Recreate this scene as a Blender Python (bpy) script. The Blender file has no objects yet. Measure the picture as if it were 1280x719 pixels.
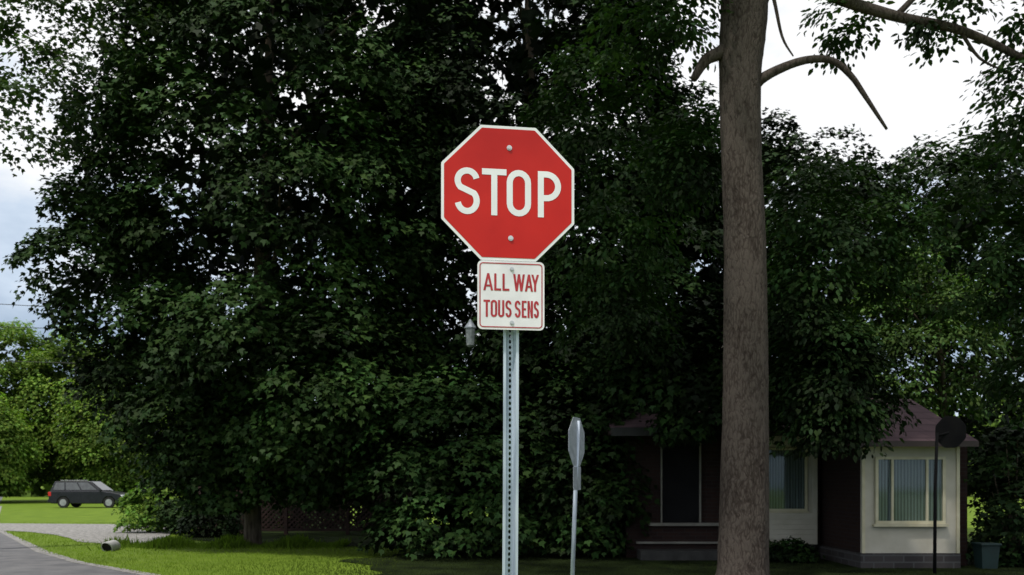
import bpy, math, random
import numpy as np
from mathutils import Vector, Matrix
random.seed(7)
scene = bpy.context.scene
COL = scene.collection
vt = scene.view_settings
vt.view_transform = 'Standard'; vt.look = 'None'; vt.exposure = 0

# ------------------------------------------------------------ materials
def new_mat(name):
    m = bpy.data.materials.new(name); m.use_nodes = True
    nt = m.node_tree
    for n in list(nt.nodes): nt.nodes.remove(n)
    out = nt.nodes.new('ShaderNodeOutputMaterial')
    return m, nt, out

def mat(name, c1, c2=None, rough=0.7, scale=4.0, metal=0.0, bump=0.0, stretch=(1,1,1), detail=6, lo=0.35, hi=0.65, spec=0.5, bscale=None, coat=0.0):
    m, nt, out = new_mat(name)
    p = nt.nodes.new('ShaderNodeBsdfPrincipled')
    p.inputs['Roughness'].default_value = rough
    p.inputs['Metallic'].default_value = metal
    p.inputs['Specular IOR Level'].default_value = spec
    if coat:
        p.inputs['Coat Weight'].default_value = coat; p.inputs['Coat Roughness'].default_value = .12
    nt.links.new(p.outputs[0], out.inputs[0])
    tc = nt.nodes.new('ShaderNodeTexCoord')
    mp = nt.nodes.new('ShaderNodeMapping'); mp.inputs['Scale'].default_value = stretch
    nt.links.new(tc.outputs['Object'], mp.inputs[0])
    no = nt.nodes.new('ShaderNodeTexNoise'); no.inputs['Scale'].default_value = scale; no.inputs['Detail'].default_value = detail
    nt.links.new(mp.outputs[0], no.inputs['Vector'])
    rp = nt.nodes.new('ShaderNodeValToRGB')
    rp.color_ramp.elements[0].position = lo; rp.color_ramp.elements[1].position = hi
    rp.color_ramp.elements[0].color = (*c1, 1); rp.color_ramp.elements[1].color = (*(c2 or c1), 1)
    nt.links.new(no.outputs[0], rp.inputs[0])
    nt.links.new(rp.outputs[0], p.inputs['Base Color'])
    if bump > 0:
        b = nt.nodes.new('ShaderNodeBump'); b.inputs['Strength'].default_value = 1.0; b.inputs['Distance'].default_value = bump
        if bscale:
            n2 = nt.nodes.new('ShaderNodeTexNoise'); n2.inputs['Scale'].default_value = bscale; n2.inputs['Detail'].default_value = 6
            nt.links.new(mp.outputs[0], n2.inputs['Vector']); nt.links.new(n2.outputs[0], b.inputs['Height'])
        else:
            nt.links.new(no.outputs[0], b.inputs['Height'])
        nt.links.new(b.outputs[0], p.inputs['Normal'])
    return m

def bark_mat(name, dark, mid, light, scale=1.0):
    m, nt, out = new_mat(name)
    p = nt.nodes.new('ShaderNodeBsdfPrincipled'); p.inputs['Roughness'].default_value = .95; p.inputs['Specular IOR Level'].default_value = .1
    nt.links.new(p.outputs[0], out.inputs[0])
    tc = nt.nodes.new('ShaderNodeTexCoord')
    mp = nt.nodes.new('ShaderNodeMapping'); mp.inputs['Scale'].default_value = (1,1,.3)
    nz = nt.nodes.new('ShaderNodeTexNoise'); nz.inputs['Scale'].default_value = 5; nz.inputs['Detail'].default_value = 5
    nt.links.new(tc.outputs['Object'], nz.inputs['Vector'])
    mxv = nt.nodes.new('ShaderNodeMixRGB'); mxv.blend_type = 'ADD'; mxv.inputs[0].default_value = .12
    nt.links.new(tc.outputs['Object'], mxv.inputs[1]); nt.links.new(nz.outputs['Color'], mxv.inputs[2])
    nt.links.new(mxv.outputs[0], mp.inputs[0])
    vo = nt.nodes.new('ShaderNodeTexVoronoi'); vo.feature = 'DISTANCE_TO_EDGE'; vo.inputs['Scale'].default_value = 26*scale
    nt.links.new(mp.outputs[0], vo.inputs['Vector'])
    rr = nt.nodes.new('ShaderNodeMapRange'); rr.inputs[1].default_value = 0; rr.inputs[2].default_value = .28
    nt.links.new(vo.outputs['Distance'], rr.inputs[0])
    n2 = nt.nodes.new('ShaderNodeTexNoise'); n2.inputs['Scale'].default_value = 22*scale; n2.inputs['Detail'].default_value = 10; nt.links.new(mp.outputs[0], n2.inputs['Vector'])
    n3 = nt.nodes.new('ShaderNodeTexNoise'); n3.inputs['Scale'].default_value = 1.6; n3.inputs['Detail'].default_value = 4; nt.links.new(tc.outputs['Object'], n3.inputs['Vector'])
    a1 = nt.nodes.new('ShaderNodeMath'); a1.operation = 'MULTIPLY_ADD'; a1.inputs[1].default_value = .26; nt.links.new(rr.outputs[0], a1.inputs[0]); nt.links.new(n2.outputs[0], a1.inputs[2])
    a2 = nt.nodes.new('ShaderNodeMath'); a2.operation = 'MULTIPLY_ADD'; a2.inputs[1].default_value = .6; nt.links.new(n3.outputs[0], a2.inputs[0]); nt.links.new(a1.outputs[0], a2.inputs[2])
    rp = nt.nodes.new('ShaderNodeValToRGB'); cr = rp.color_ramp
    cr.elements[0].position = .55; cr.elements[0].color = (*dark,1); cr.elements[1].position = 1.0; cr.elements[1].color = (*light,1)
    e = cr.elements.new(.8); e.color = (*mid,1)
    nt.links.new(a2.outputs[0], rp.inputs[0]); nt.links.new(rp.outputs[0], p.inputs['Base Color'])
    b = nt.nodes.new('ShaderNodeBump'); b.inputs['Distance'].default_value = .016; nt.links.new(a1.outputs[0], b.inputs['Height']); nt.links.new(b.outputs[0], p.inputs['Normal'])
    return m

def leaf_mat(name, base, trans=0.25):
    m, nt, out = new_mat(name)
    at = nt.nodes.new('ShaderNodeAttribute'); at.attribute_name = 'tint'
    mu = nt.nodes.new('ShaderNodeMixRGB'); mu.blend_type = 'MULTIPLY'; mu.inputs[0].default_value = 1
    mu.inputs[2].default_value = (*base, 1)
    nt.links.new(at.outputs['Color'], mu.inputs[1])
    p = nt.nodes.new('ShaderNodeBsdfPrincipled'); p.inputs['Roughness'].default_value = 0.6
    p.inputs['Specular IOR Level'].default_value = 0.10
    nt.links.new(mu.outputs[0], p.inputs['Base Color'])
    if trans <= 0:
        nt.links.new(p.outputs[0], out.inputs[0]); return m
    t = nt.nodes.new('ShaderNodeBsdfTranslucent')
    m2 = nt.nodes.new('ShaderNodeMixRGB'); m2.blend_type = 'MULTIPLY'; m2.inputs[0].default_value = 1
    m2.inputs[2].default_value = (1.3, 1.6, 0.6, 1)
    nt.links.new(mu.outputs[0], m2.inputs[1]); nt.links.new(m2.outputs[0], t.inputs[0])
    mx = nt.nodes.new('ShaderNodeMixShader'); mx.inputs[0].default_value = trans
    nt.links.new(p.outputs[0], mx.inputs[1]); nt.links.new(t.outputs[0], mx.inputs[2])
    nt.links.new(mx.outputs[0], out.inputs[0])
    return m

def brick_mat(name, c1, c2, mortar, scale=1.0):
    m, nt, out = new_mat(name)
    p = nt.nodes.new('ShaderNodeBsdfPrincipled'); p.inputs['Roughness'].default_value = 0.9
    p.inputs['Specular IOR Level'].default_value = .2
    tc = nt.nodes.new('ShaderNodeTexCoord')
    sp = nt.nodes.new('ShaderNodeSeparateXYZ'); cb = nt.nodes.new('ShaderNodeCombineXYZ')
    nt.links.new(tc.outputs['Object'], sp.inputs[0])
    ad = nt.nodes.new('ShaderNodeMath'); ad.operation = 'ADD'
    nt.links.new(sp.outputs[0], ad.inputs[0]); nt.links.new(sp.outputs[1], ad.inputs[1])
    nt.links.new(ad.outputs[0], cb.inputs[0]); nt.links.new(sp.outputs[2], cb.inputs[1])
    br = nt.nodes.new('ShaderNodeTexBrick')
    br.inputs['Color1'].default_value = (*c1, 1); br.inputs['Color2'].default_value = (*c2, 1); br.inputs['Mortar'].default_value = (*mortar, 1)
    br.inputs['Scale'].default_value = 1.0
    br.inputs['Brick Width'].default_value = 0.22*scale; br.inputs['Row Height'].default_value = 0.075*scale; br.inputs['Mortar Size'].default_value = 0.008*scale
    nt.links.new(cb.outputs[0], br.inputs['Vector'])
    nt.links.new(br.outputs[0], p.inputs['Base Color']); nt.links.new(p.outputs[0], out.inputs[0])
    return m

def glass_mat(name, tint=(0.85,0.9,0.9), refl=0.035):
    m, nt, out = new_mat(name)
    a = nt.nodes.new('ShaderNodeBsdfTransparent'); a.inputs[0].default_value = (*tint, 1)
    g = nt.nodes.new('ShaderNodeBsdfGlossy'); g.inputs['Roughness'].default_value = 0.05; g.inputs[0].default_value = (0.8,0.85,0.85,1)
    mx = nt.nodes.new('ShaderNodeMixShader'); mx.inputs[0].default_value = refl
    nt.links.new(a.outputs[0], mx.inputs[1]); nt.links.new(g.outputs[0], mx.inputs[2]); nt.links.new(mx.outputs[0], out.inputs[0])
    return m

M = {}
M['red'] = mat('sign_red', (0.44,0.009,0.006), (0.60,0.019,0.011), rough=0.42, scale=2.6, lo=0.32, hi=0.66, spec=.2, coat=.15)
M['signwhite'] = mat('sign_white', (0.78,0.78,0.81), (0.86,0.86,0.89), rough=0.4, scale=8)
M['tabwhite'] = mat('tab_white', (0.72,0.70,0.74), (0.86,0.84,0.88), rough=0.4, scale=9)
M['tabred'] = mat('tab_red', (0.34,0.012,0.02), (0.46,0.03,0.04), rough=0.5, scale=30)
M['alu'] = mat('aluminium', (0.26,0.29,0.32), (0.38,0.41,0.45), rough=0.5, scale=12, metal=0.3)
M['galv'] = mat('galvanised_steel', (0.34,0.40,0.49), (0.62,0.69,0.80), rough=0.42, scale=26, metal=0.25, stretch=(1,1,0.12))
M['bolt'] = mat('bolt_steel', (0.5,0.5,0.5), (0.7,0.7,0.7), rough=0.35, metal=0.6)
M['darksteel'] = mat('dark_steel', (0.007,0.007,0.008), (0.012,0.012,0.012), rough=0.8, spec=.1)
M['barkc'] = bark_mat('bark_rough', (0.024,0.018,0.015), (0.047,0.037,0.031), (0.080,0.066,0.056))
M['bark'] = mat('bark_brown', (0.05,0.038,0.028), (0.15,0.12,0.09), rough=0.95, scale=10, stretch=(1.5,1.5,0.3), bump=0.03, spec=.1)
M['leafA'] = leaf_mat('maple_leaf', (0.025,0.056,0.012), 0)
M['leafB'] = leaf_mat('dark_maple_leaf', (0.015,0.035,0.008), 0)
M['leafC'] = leaf_mat('ash_leaf', (0.030,0.064,0.018), .18)
M['leafD'] = leaf_mat('back_leaf', (0.019,0.041,0.011), 0)
M['leafS'] = leaf_mat('street_leaf', (0.040,0.070,0.026), .3)
M['leafF'] = leaf_mat('sunlit_leaf', (0.145,0.235,0.040), 0.3)
M['leafG'] = leaf_mat('light_leaf', (0.062,0.115,0.028), 0.25)
M['leafH'] = leaf_mat('bright_shrub_leaf', (0.12,0.22,0.035), 0.3)
M['grass'] = mat('lawn_grass', (0.090,0.148,0.014), (0.140,0.212,0.022), rough=0.95, scale=1.2, bump=0.02, bscale=30, lo=0.3, hi=0.7, detail=12, spec=.1)
M['lawnshade'] = mat('painted_lawn_shade', (0.008,0.012,0.005), (0.022,0.034,0.010), rough=0.98, scale=1.6, bump=0.03, bscale=30, detail=12, spec=.05)  # dark ground colour with the tree shade painted in
M['blade'] = leaf_mat('grass_blade', (0.125,0.205,0.020), 0.3)
M['asphalt'] = mat('asphalt', (0.09,0.09,0.095), (0.15,0.148,0.15), rough=0.9, scale=2.0, detail=14, bump=0.006, bscale=60)
M['gravel'] = mat('gravel', (0.12,0.115,0.11), (0.33,0.32,0.30), rough=0.95, scale=9, detail=12, bump=0.03)
M['rock'] = M['gravel']
M['cream'] = mat('cream_stucco', (0.43,0.40,0.32), (0.52,0.49,0.41), rough=0.85, scale=2.5)
M['trim'] = mat('cream_trim', (0.46,0.42,0.28), (0.56,0.52,0.37), rough=0.6, scale=5)
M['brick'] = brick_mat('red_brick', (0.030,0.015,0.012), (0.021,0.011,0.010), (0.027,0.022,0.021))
M['darkbrick'] = brick_mat('dark_foundation', (0.04,0.036,0.036), (0.06,0.054,0.054), (0.08,0.08,0.08), 1.6)
M['shingle'] = brick_mat('roof_shingle', (0.100,0.064,0.074), (0.118,0.076,0.086), (0.080,0.052,0.060), 1.7)
M['concrete'] = mat('concrete', (0.018,0.018,0.017), (0.035,0.034,0.032), rough=0.9, scale=6, bump=0.005)
M['glass'] = glass_mat('window_glass')
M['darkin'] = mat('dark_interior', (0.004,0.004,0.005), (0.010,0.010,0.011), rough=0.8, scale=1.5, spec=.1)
M['fence'] = mat('stained_cedar', (0.022,0.011,0.009), (0.045,0.022,0.017), rough=0.85, scale=7)
M['pvc'] = mat('pale_concrete_pipe', (0.36,0.36,0.34), (0.5,0.5,0.48), rough=0.7, scale=9)
M['black'] = mat('black_void', (0.004,0.004,0.004), rough=0.9)
M['carpaint'] = mat('dark_car_paint', (0.009,0.010,0.013), (0.014,0.015,0.019), rough=0.25, metal=0.2)
M['carglass'] = mat('car_glass', (0.03,0.035,0.04), (0.06,0.07,0.075), rough=0.08, spec=1.0)
M['rubber'] = mat('tyre_rubber', (0.012,0.012,0.012), rough=0.9)
M['rim'] = mat('alloy_rim', (0.35,0.35,0.36), (0.5,0.5,0.5), rough=0.35, metal=0.7)
M['lampglass'] = mat('headlamp_lens', (0.7,0.72,0.75), rough=0.1)
M['taillamp'] = mat('tail_lamp', (0.5,0.02,0.015), rough=0.2)
M['bin'] = mat('teal_plastic', (0.004,0.018,0.017), (0.006,0.026,0.024), rough=0.6)
M['wire'] = mat('wire_black', (0.02,0.02,0.02), rough=0.7)
M['greytrim'] = mat('grey_trim',(0.15,0.14,0.12),(0.21,0.20,0.17))
m, nt, out = new_mat('curtain')
p = nt.nodes.new('ShaderNodeBsdfPrincipled'); p.inputs['Roughness'].default_value = 0.9
tc = nt.nodes.new('ShaderNodeTexCoord'); wv = nt.nodes.new('ShaderNodeTexWave'); wv.bands_direction = 'X'; wv.inputs['Scale'].default_value = 5.5; wv.inputs['Distortion'].default_value = 0.6
rp = nt.nodes.new('ShaderNodeValToRGB'); rp.color_ramp.elements[0].color = (0.085,0.088,0.085,1); rp.color_ramp.elements[1].color = (0.23,0.24,0.235,1)
nt.links.new(tc.outputs['Object'], wv.inputs['Vector']); nt.links.new(wv.outputs[0], rp.inputs[0]); nt.links.new(rp.outputs[0], p.inputs['Base Color']); nt.links.new(p.outputs[0], out.inputs[0])
M['curtain'] = m

# ------------------------------------------------------------ helpers
def mesh_obj(name, verts, faces, material, parent=None, smooth=False, label=None):
    me = bpy.data.meshes.new(name)
    me.from_pydata([tuple(v) for v in verts], [], faces)
    me.validate(); me.update()
    me.materials.append(material)
    if smooth:
        for p_ in me.polygons: p_.use_smooth = True
    ob = bpy.data.objects.new(name, me); COL.objects.link(ob)
    if parent is not None: attach(ob, parent)
    if label: ob['label'] = label
    return ob

def attach(ob, parent):
    ob.parent = parent
    ob.matrix_parent_inverse = Matrix.Translation(-Vector(parent.location))

def thing(name, loc, label, category, group=None):
    e = bpy.data.objects.new(name, None); e.empty_display_size = 0.3
    e.location = loc; COL.objects.link(e)
    e['label'] = label; e['category'] = category
    if group: e['group'] = group
    return e

def boxes(lst):
    V, F = [], []
    for (x0,x1,y0,y1,z0,z1) in lst:
        b = len(V)
        V += [(x0,y0,z0),(x1,y0,z0),(x1,y1,z0),(x0,y1,z0),(x0,y0,z1),(x1,y0,z1),(x1,y1,z1),(x0,y1,z1)]
        F += [(b,b+3,b+2,b+1),(b+4,b+5,b+6,b+7),(b,b+1,b+5,b+4),(b+1,b+2,b+6,b+5),(b+2,b+3,b+7,b+6),(b+3,b,b+4,b+7)]
    return V, F

def box_obj(name, lst, material, parent=None, bevel=0.0, label=None):
    V, F = boxes(lst); ob = mesh_obj(name, V, F, material, parent, label=label)
    if bevel:
        b = ob.modifiers.new('b', 'BEVEL'); b.width = bevel; b.segments = 2
    return ob

def tube(path, radii, segs=12, wob=0.0, caps=True, V=None, F=None, rng=random):
    if V is None: V, F = [], []
    path = [Vector(p_) for p_ in path]
    n = len(path); base = len(V)
    ref = Vector((0,1,0.13))
    wb = [1+wob*(rng.random()-0.5) for _ in range(segs)]
    for i, p_ in enumerate(path):
        d = (path[min(i+1,n-1)] - path[max(i-1,0)]).normalized()
        a = d.cross(ref)
        if a.length < 0.1: a = d.cross(Vector((1,0,0)))
        a.normalize(); b = d.cross(a).normalized()
        for k in range(segs):
            t = 2*math.pi*k/segs
            r = radii[i]*wb[k]*(1+wob*.5*(rng.random()-0.5))
            V.append(tuple(p_ + a*math.cos(t)*r + b*math.sin(t)*r))
    for i in range(n-1):
        for k in range(segs):
            a0 = base+i*segs+k; a1 = base+i*segs+(k+1)%segs
            F.append((a0, a1, a1+segs, a0+segs))
    if caps:
        F.append(tuple(base+k for k in reversed(range(segs)))); F.append(tuple(base+(n-1)*segs+k for k in range(segs)))
    return V, F

def interp(path, radii, sub=4):
    P = [Vector(p_) for p_ in path]; op, orr = [], []
    n = len(P)
    for i in range(n-1):
        p0 = P[max(i-1,0)]; p1 = P[i]; p2 = P[i+1]; p3 = P[min(i+2,n-1)]
        for s in range(sub):
            t = s/sub
            op.append(0.5*((2*p1)+(-p0+p2)*t+(2*p0-5*p1+4*p2-p3)*t*t+(-p0+3*p1-3*p2+p3)*t**3))
            orr.append(radii[i]*(1-t)+radii[i+1]*t)
    op.append(P[-1]); orr.append(radii[-1])
    return op, orr

# ------------------------------------------------------------ foliage
def norm(a): return a/np.maximum(np.linalg.norm(a, axis=1, keepdims=True), 1e-6)
LEAF8 = np.array([(0,0,0),(0.36,0.06,.06),(0.52,0.48,.12),(0.2,0.5,.02),(0,1.0,-.06),(-0.2,0.5,.02),(-0.52,0.48,.12),(-0.36,0.06,.06)])
LEAFL = np.array([(0,0,0),(0.27,0.35,.05),(0.2,0.72,.03),(0,1.0,-.08),(-0.2,0.72,.03),(-0.27,0.35,.05)])
LEAF4 = np.array([(0,0,0),(0.42,0.45,.08),(0,1.0,-.05),(-0.42,0.45,.08)])

def leaf_mesh(name, C, N, T, S, tint, shape, material, parent=None):
    n = len(C); k = len(shape)
    N = norm(N); T = norm(T - (T*N).sum(1, keepdims=True)*N); B = np.cross(N, T)
    V = (C[:,None,:] + S[:,None,None]*(shape[None,:,0:1]*B[:,None,:] + shape[None,:,1:2]*T[:,None,:] + shape[None,:,2:3]*N[:,None,:])).reshape(-1,3)
    me = bpy.data.meshes.new(name)
    me.vertices.add(n*k); me.vertices.foreach_set('co', V.astype(np.float32).ravel())
    me.loops.add(n*k); me.loops.foreach_set('vertex_index', np.arange(n*k, dtype=np.int32))
    me.polygons.add(n); me.polygons.foreach_set('loop_start', (np.arange(n)*k).astype(np.int32))
    me.update(calc_edges=True)
    a = me.attributes.new('tint', 'FLOAT_COLOR', 'FACE')
    col = np.ones((n,4), dtype=np.float32); col[:,:3] = tint
    a.data.foreach_set('color', col.ravel())
    me.materials.append(material)
    ob = bpy.data.objects.new(name, me); COL.objects.link(ob)
    if parent is not None: attach(ob, parent)
    return ob

def crown(name, envs, material, parent, seed, leaf=0.15, per=60, clump=0.5, shape=LEAF8, interior=1.0, droop=0.4):
    rng = np.random.default_rng(seed)
    CC, OO, TT, RR = [], [], [], []
    IC = []; lobes = []
    for e in envs:
        c = np.array(e['c'], float); r = np.array(e['r'], float); R = e['R']; zm = e.get('zmin', 0.3)
        nl = e['n']
        i = np.arange(nl)+0.5
        ph = np.arccos(1-2*i/nl); th = math.pi*(1+5**.5)*i + rng.random()*6
        D = np.stack([np.cos(th)*np.sin(ph), np.sin(th)*np.sin(ph), np.cos(ph)],1) + rng.normal(0,.16,(nl,3))
        D = norm(D)
        L = c + D*np.maximum(r-R*0.8, 0.15)*(1+rng.normal(0,.05,(nl,1)))
        for l, d in zip(L, D):
            if l[2] < zm-R*0.3: continue
            Rl = R*rng.uniform(.7,1.25)
            lobes.append((l, Rl))
            k = e['k']
            dd = norm(rng.normal(0,1,(k*3,3)))
            w = dd@(d*0.7+np.array([0,0,.45]))
            dd = dd[w > -0.25][:k]
            pos = l + dd*Rl*rng.uniform(.65,1.08,(len(dd),1))*np.array([1,1,.8])
            lobe_t = rng.uniform(.45,1.45)*e.get('t',1)
            # undersides of each bough mass get a darker tint; tops get a lighter one
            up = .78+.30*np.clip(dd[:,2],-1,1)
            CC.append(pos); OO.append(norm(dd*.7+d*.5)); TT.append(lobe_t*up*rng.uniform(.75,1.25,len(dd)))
            RR.append(np.full(len(dd), zm))
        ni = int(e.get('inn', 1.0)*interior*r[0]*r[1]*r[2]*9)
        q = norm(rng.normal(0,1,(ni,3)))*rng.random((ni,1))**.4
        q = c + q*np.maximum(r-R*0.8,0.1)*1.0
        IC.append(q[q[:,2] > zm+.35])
    CC = np.concatenate(CC); OO = np.concatenate(OO); TT = np.concatenate(TT); ZM = np.concatenate(RR)
    n = len(CC)
    cs = clump*rng.uniform(.7,1.3,n)
    C = np.repeat(CC, per, 0); O = np.repeat(OO, per, 0); T0 = np.repeat(TT, per); cz = np.repeat(cs, per); ZM = np.repeat(ZM, per)
    m_ = len(C)
    off = norm(rng.normal(0,1,(m_,3)))*(rng.random((m_,1))**.45)
    ax = norm(O*.5+np.array([0,0,.8]))
    comp = (off*ax).sum(1, keepdims=True)
    off = off - .62*comp*ax
    rho = np.linalg.norm(off, axis=1)
    P = C + off*cz[:,None]; P[:,2] -= droop*cz*rho**2
    Nn = norm(np.array([0,0,.75]) + O*.45 + off*.35 + rng.normal(0,.34,(m_,3)))
    Td = norm(off*.8 + O*.3 + np.array([0,0,-.7]) + rng.normal(0,.35,(m_,3)))
    S = leaf*rng.uniform(.65,1.2,m_)
    g = T0*rng.uniform(.75,1.25,m_)
    hue = rng.uniform(-.15,.2,m_)
    tint = np.stack([g*(1+hue), g, g*(1-hue*.5)],1)
    keep = P[:,2] > ZM+.05
    P,Nn,Td,S,tint = P[keep],Nn[keep],Td[keep],S[keep],tint[keep]
    I = np.concatenate(IC) if IC else np.zeros((0,3))
    if len(I):
        ki = len(I)
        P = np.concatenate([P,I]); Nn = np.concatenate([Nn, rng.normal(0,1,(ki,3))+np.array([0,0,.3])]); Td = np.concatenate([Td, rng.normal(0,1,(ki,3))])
        S = np.concatenate([S, leaf*rng.uniform(1.6,3.2,ki)]); tint = np.concatenate([tint, np.repeat(rng.uniform(.12,.35,(ki,1)),3,1)])  # inner filler leaves tinted dark, crown shade put into their colour
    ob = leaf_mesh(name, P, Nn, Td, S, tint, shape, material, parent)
    return ob, lobes

def tree(name, base, trunk_path, trunk_r, envs, leafmat, barkmat, label, category, seed, group=None, limbs=22, extra=None, segs=14, limb_r=.12, limb_from=0.0, twob=.08, **kw):
    e = thing(name, base, label, category, group)
    ob, lobes = crown('crown', envs, leafmat, e, seed, **kw)
    rng = random.Random(seed)
    P, R = interp(trunk_path, trunk_r, 5)
    V, F = tube(P, R, segs, wob=twob, rng=rng)
    if extra:
        for (pp, rr) in extra:
            a, b = interp(pp, rr, 5); tube(a, b, 8, 0.06, True, V, F, rng)
    if lobes and limbs:
        for l, Rl in rng.sample(lobes, min(limbs, len(lobes))):
            l = Vector(l)
            cand = [i for i in range(2, len(P)) if P[i].z < l.z-0.2 and P[i].z >= limb_from]
            if not cand: continue
            i = min(cand, key=lambda q: abs((l.z-P[q].z) - 0.6*math.hypot(l.x-P[q].x, l.y-P[q].y)))
            s = P[i]; mid = s.lerp(l, .5) + Vector((rng.uniform(-.3,.3), rng.uniform(-.3,.3), .25+rng.uniform(0,.4)))
            r0 = min(R[i]*.45, limb_r)
            a, b = interp([s, mid, l], [r0, r0*.6, r0*.2], 4)
            tube(a, b, 6, 0, True, V, F, rng)
    mesh_obj('trunk', V, F, barkmat, e, smooth=True)
    return e

# ------------------------------------------------------------ letters
def stroke(pts, w, closed=False):
    n = len(pts); L, Rr = [], []
    for i in range(n):
        p_ = Vector(pts[i])
        if closed: a = Vector(pts[(i-1)%n]); b = Vector(pts[(i+1)%n])
        else: a = Vector(pts[max(i-1,0)]); b = Vector(pts[min(i+1,n-1)])
        d1 = (p_-a); d2 = (b-p_)
        if d1.length < 1e-9: d1 = d2
        if d2.length < 1e-9: d2 = d1
        d1.normalize(); d2.normalize(); d = (d1+d2).normalized()
        nn = Vector((-d.y, d.x)); s = max(nn.dot(Vector((-d1.y, d1.x))), .4)
        L.append(p_+nn*w/2/s); Rr.append(p_-nn*w/2/s)
    polys = []
    for i in range(n if closed else n-1):
        j = (i+1)%n
        polys.append([L[i][:], Rr[i][:], Rr[j][:], L[j][:]])
    return polys

def arc(cx, cy, rx, ry, a0, a1, n=10):
    return [(cx+rx*math.cos(math.radians(a0+(a1-a0)*i/n)), cy+ry*math.sin(math.radians(a0+(a1-a0)*i/n))) for i in range(n+1)]

def glyph(ch, w, t):
    h = t/2
    R = lambda x0,y0,x1,y1: [(x0,y0),(x1,y0),(x1,y1),(x0,y1)]
    if ch == 'O':
        r = w/2-h; ry = r*1.05
        return stroke(arc(w/2, 1-h-ry, r, ry, 0, 180)+arc(w/2, h+ry, r, ry, 180, 360), t, True)
    if ch == 'S':
        rx = w/2-h; cu = (1-h+.52)/2; cl = (h+.52)/2; ru = (1-h-.52)/2; rl = (.52-h)/2
        up = arc(w/2, cu, rx, ru, 12, 225, 16); lo = arc(w/2, cl, rx, rl, 45, -168, 16)
        return stroke(up+lo, t)
    if ch == 'T': return [R(0,1-t,w,1), R(w/2-h,0,w/2+h,1-t)]
    if ch == 'P':
        y2 = .42; ry = (1-h-y2)/2; rx = min(w-t-.02, ry*1.0)
        return [R(0,0,t,1)] + stroke([(t,1-h)]+arc(w-h-rx, (1-h+y2)/2, rx, ry, 90, -90, 14)+[(t,y2)], t)
    if ch == 'A' or ch == 'V':
        s = 1/(w/2-h); yi = (w/2-t)*s
        l = [(0,0),(t,0),(w/2,yi),(w/2,1),(w/2-h,1)]
        r_ = [(w-x,y) for x,y in reversed(l)]
        o = [l, r_]
        if ch == 'A':
            y1, y2 = .22, .22+t*.9
            o.append([(t+y1/s,y1),(w-t-y1/s,y1),(w-t-y2/s,y2),(t+y2/s,y2)])
        else:
            o = [[(x,1-y) for x,y in reversed(q)] for q in o]
        return o
    if ch == 'W':
        vw = (w+t)/2; a = glyph('V', vw, t)
        return a + [[(x+(w-t)/2, y) for x,y in q] for q in a]
    if ch == 'L': return [R(0,0,t,1), R(t,0,w,t)]
    if ch == 'E': return [R(0,0,t,1), R(t,0,w,t), R(t,1-t,w,1), R(t,.5-h,w*.88,.5+h)]
    if ch == 'Y':
        yi = 1-(w/2-t)*.58/(w/2-h)
        l = [(0,1),(w/2-h,.42),(w/2,.42),(w/2,yi),(t,1)]
        return [l, [(w-x,y) for x,y in reversed(l)], R(w/2-h,0,w/2+h,.42)]
    if ch == 'U':
        rx = w/2-h
        return stroke([(h,1)]+arc(w/2, h+rx, rx, rx, 180, 360)+[(w-h,1)], t)
    if ch == 'N': return [R(0,0,t,1), R(w-t,0,w,1), [(t,1),(t,1-.36),(w-t,0),(w-t,.36)]]
    return []

class Plane:
    def __init__(s, c, yaw): s.c = Vector(c); s.a = Vector((math.cos(yaw), math.sin(yaw), 0)); s.n = Vector((math.sin(yaw), -math.cos(yaw), 0))
    def p(s, x, z, d=0): return tuple(s.c + s.a*x + Vector((0,0,z)) + s.n*d)

def sheet(name, pl, polys, d, material, parent, thick=0.0):
    V, F = [], []
    for j, q in enumerate(polys):
        b = len(V); n = len(q); dd = d+(j%7)*0.00003
        V += [pl.p(x,z,dd) for x,z in q]; F.append(tuple(range(b,b+n)))
        if thick:
            V += [pl.p(x,z,dd-thick) for x,z in q]; F.append(tuple(reversed(range(b+n,b+2*n))))
            for i in range(n):
                k = (i+1)%n; F.append((b+i, b+n+i, b+n+k, b+k))
    return mesh_obj(name, V, F, material, parent)

def word(items, cap, t, zbase):
    out = []
    for ch, x0, w in items:
        for q in glyph(ch, w/cap, t/cap): out.append([(x0+x*cap, zbase+y*cap) for x,y in q])
    return out

def octagon(ap, sz=1.0, rc=0.0):
    R = ap/math.cos(math.pi/8); pts = []
    for i in range(8):
        a = math.pi/8+i*math.pi/4
        p_ = Vector((R*math.cos(a), R*math.sin(a)))
        if rc:
            for k in range(4):
                b = a - math.pi/8 + k*math.pi/12
                cc = p_*(1-rc/ap)
                pts.append((cc.x+rc*math.cos(b), (cc.y+rc*math.sin(b))*sz))
        else: pts.append((p_.x, p_.y*sz))
    return pts

def rrect(w, h, r, n=6):
    pts = []
    for cx, cy, a in ((w/2-r,h/2-r,0),(-w/2+r,h/2-r,90),(-w/2+r,-h/2+r,180),(w/2-r,-h/2+r,270)):
        pts += arc(cx, cy, r, r, a, a+90, n)
    return pts

def disc_bolt(name, pl, x, z, r, parent, d):
    V, F = [], []
    for (rr, d0, d1) in ((r*1.6, d, d+.0015), (r, d+.0015, d+.006)):
        b = len(V); n = 12
        for dd in (d0, d1):
            for i in range(n):
                a = 2*math.pi*i/n; V.append(pl.p(x+rr*math.cos(a), z+rr*math.sin(a), dd))
        F.append(tuple(range(b+n, b+2*n)))
        for i in range(n): F.append((b+i, b+(i+1)%n, b+n+(i+1)%n, b+n+i))
    return mesh_obj(name, V, F, M['bolt'], parent)

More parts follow.
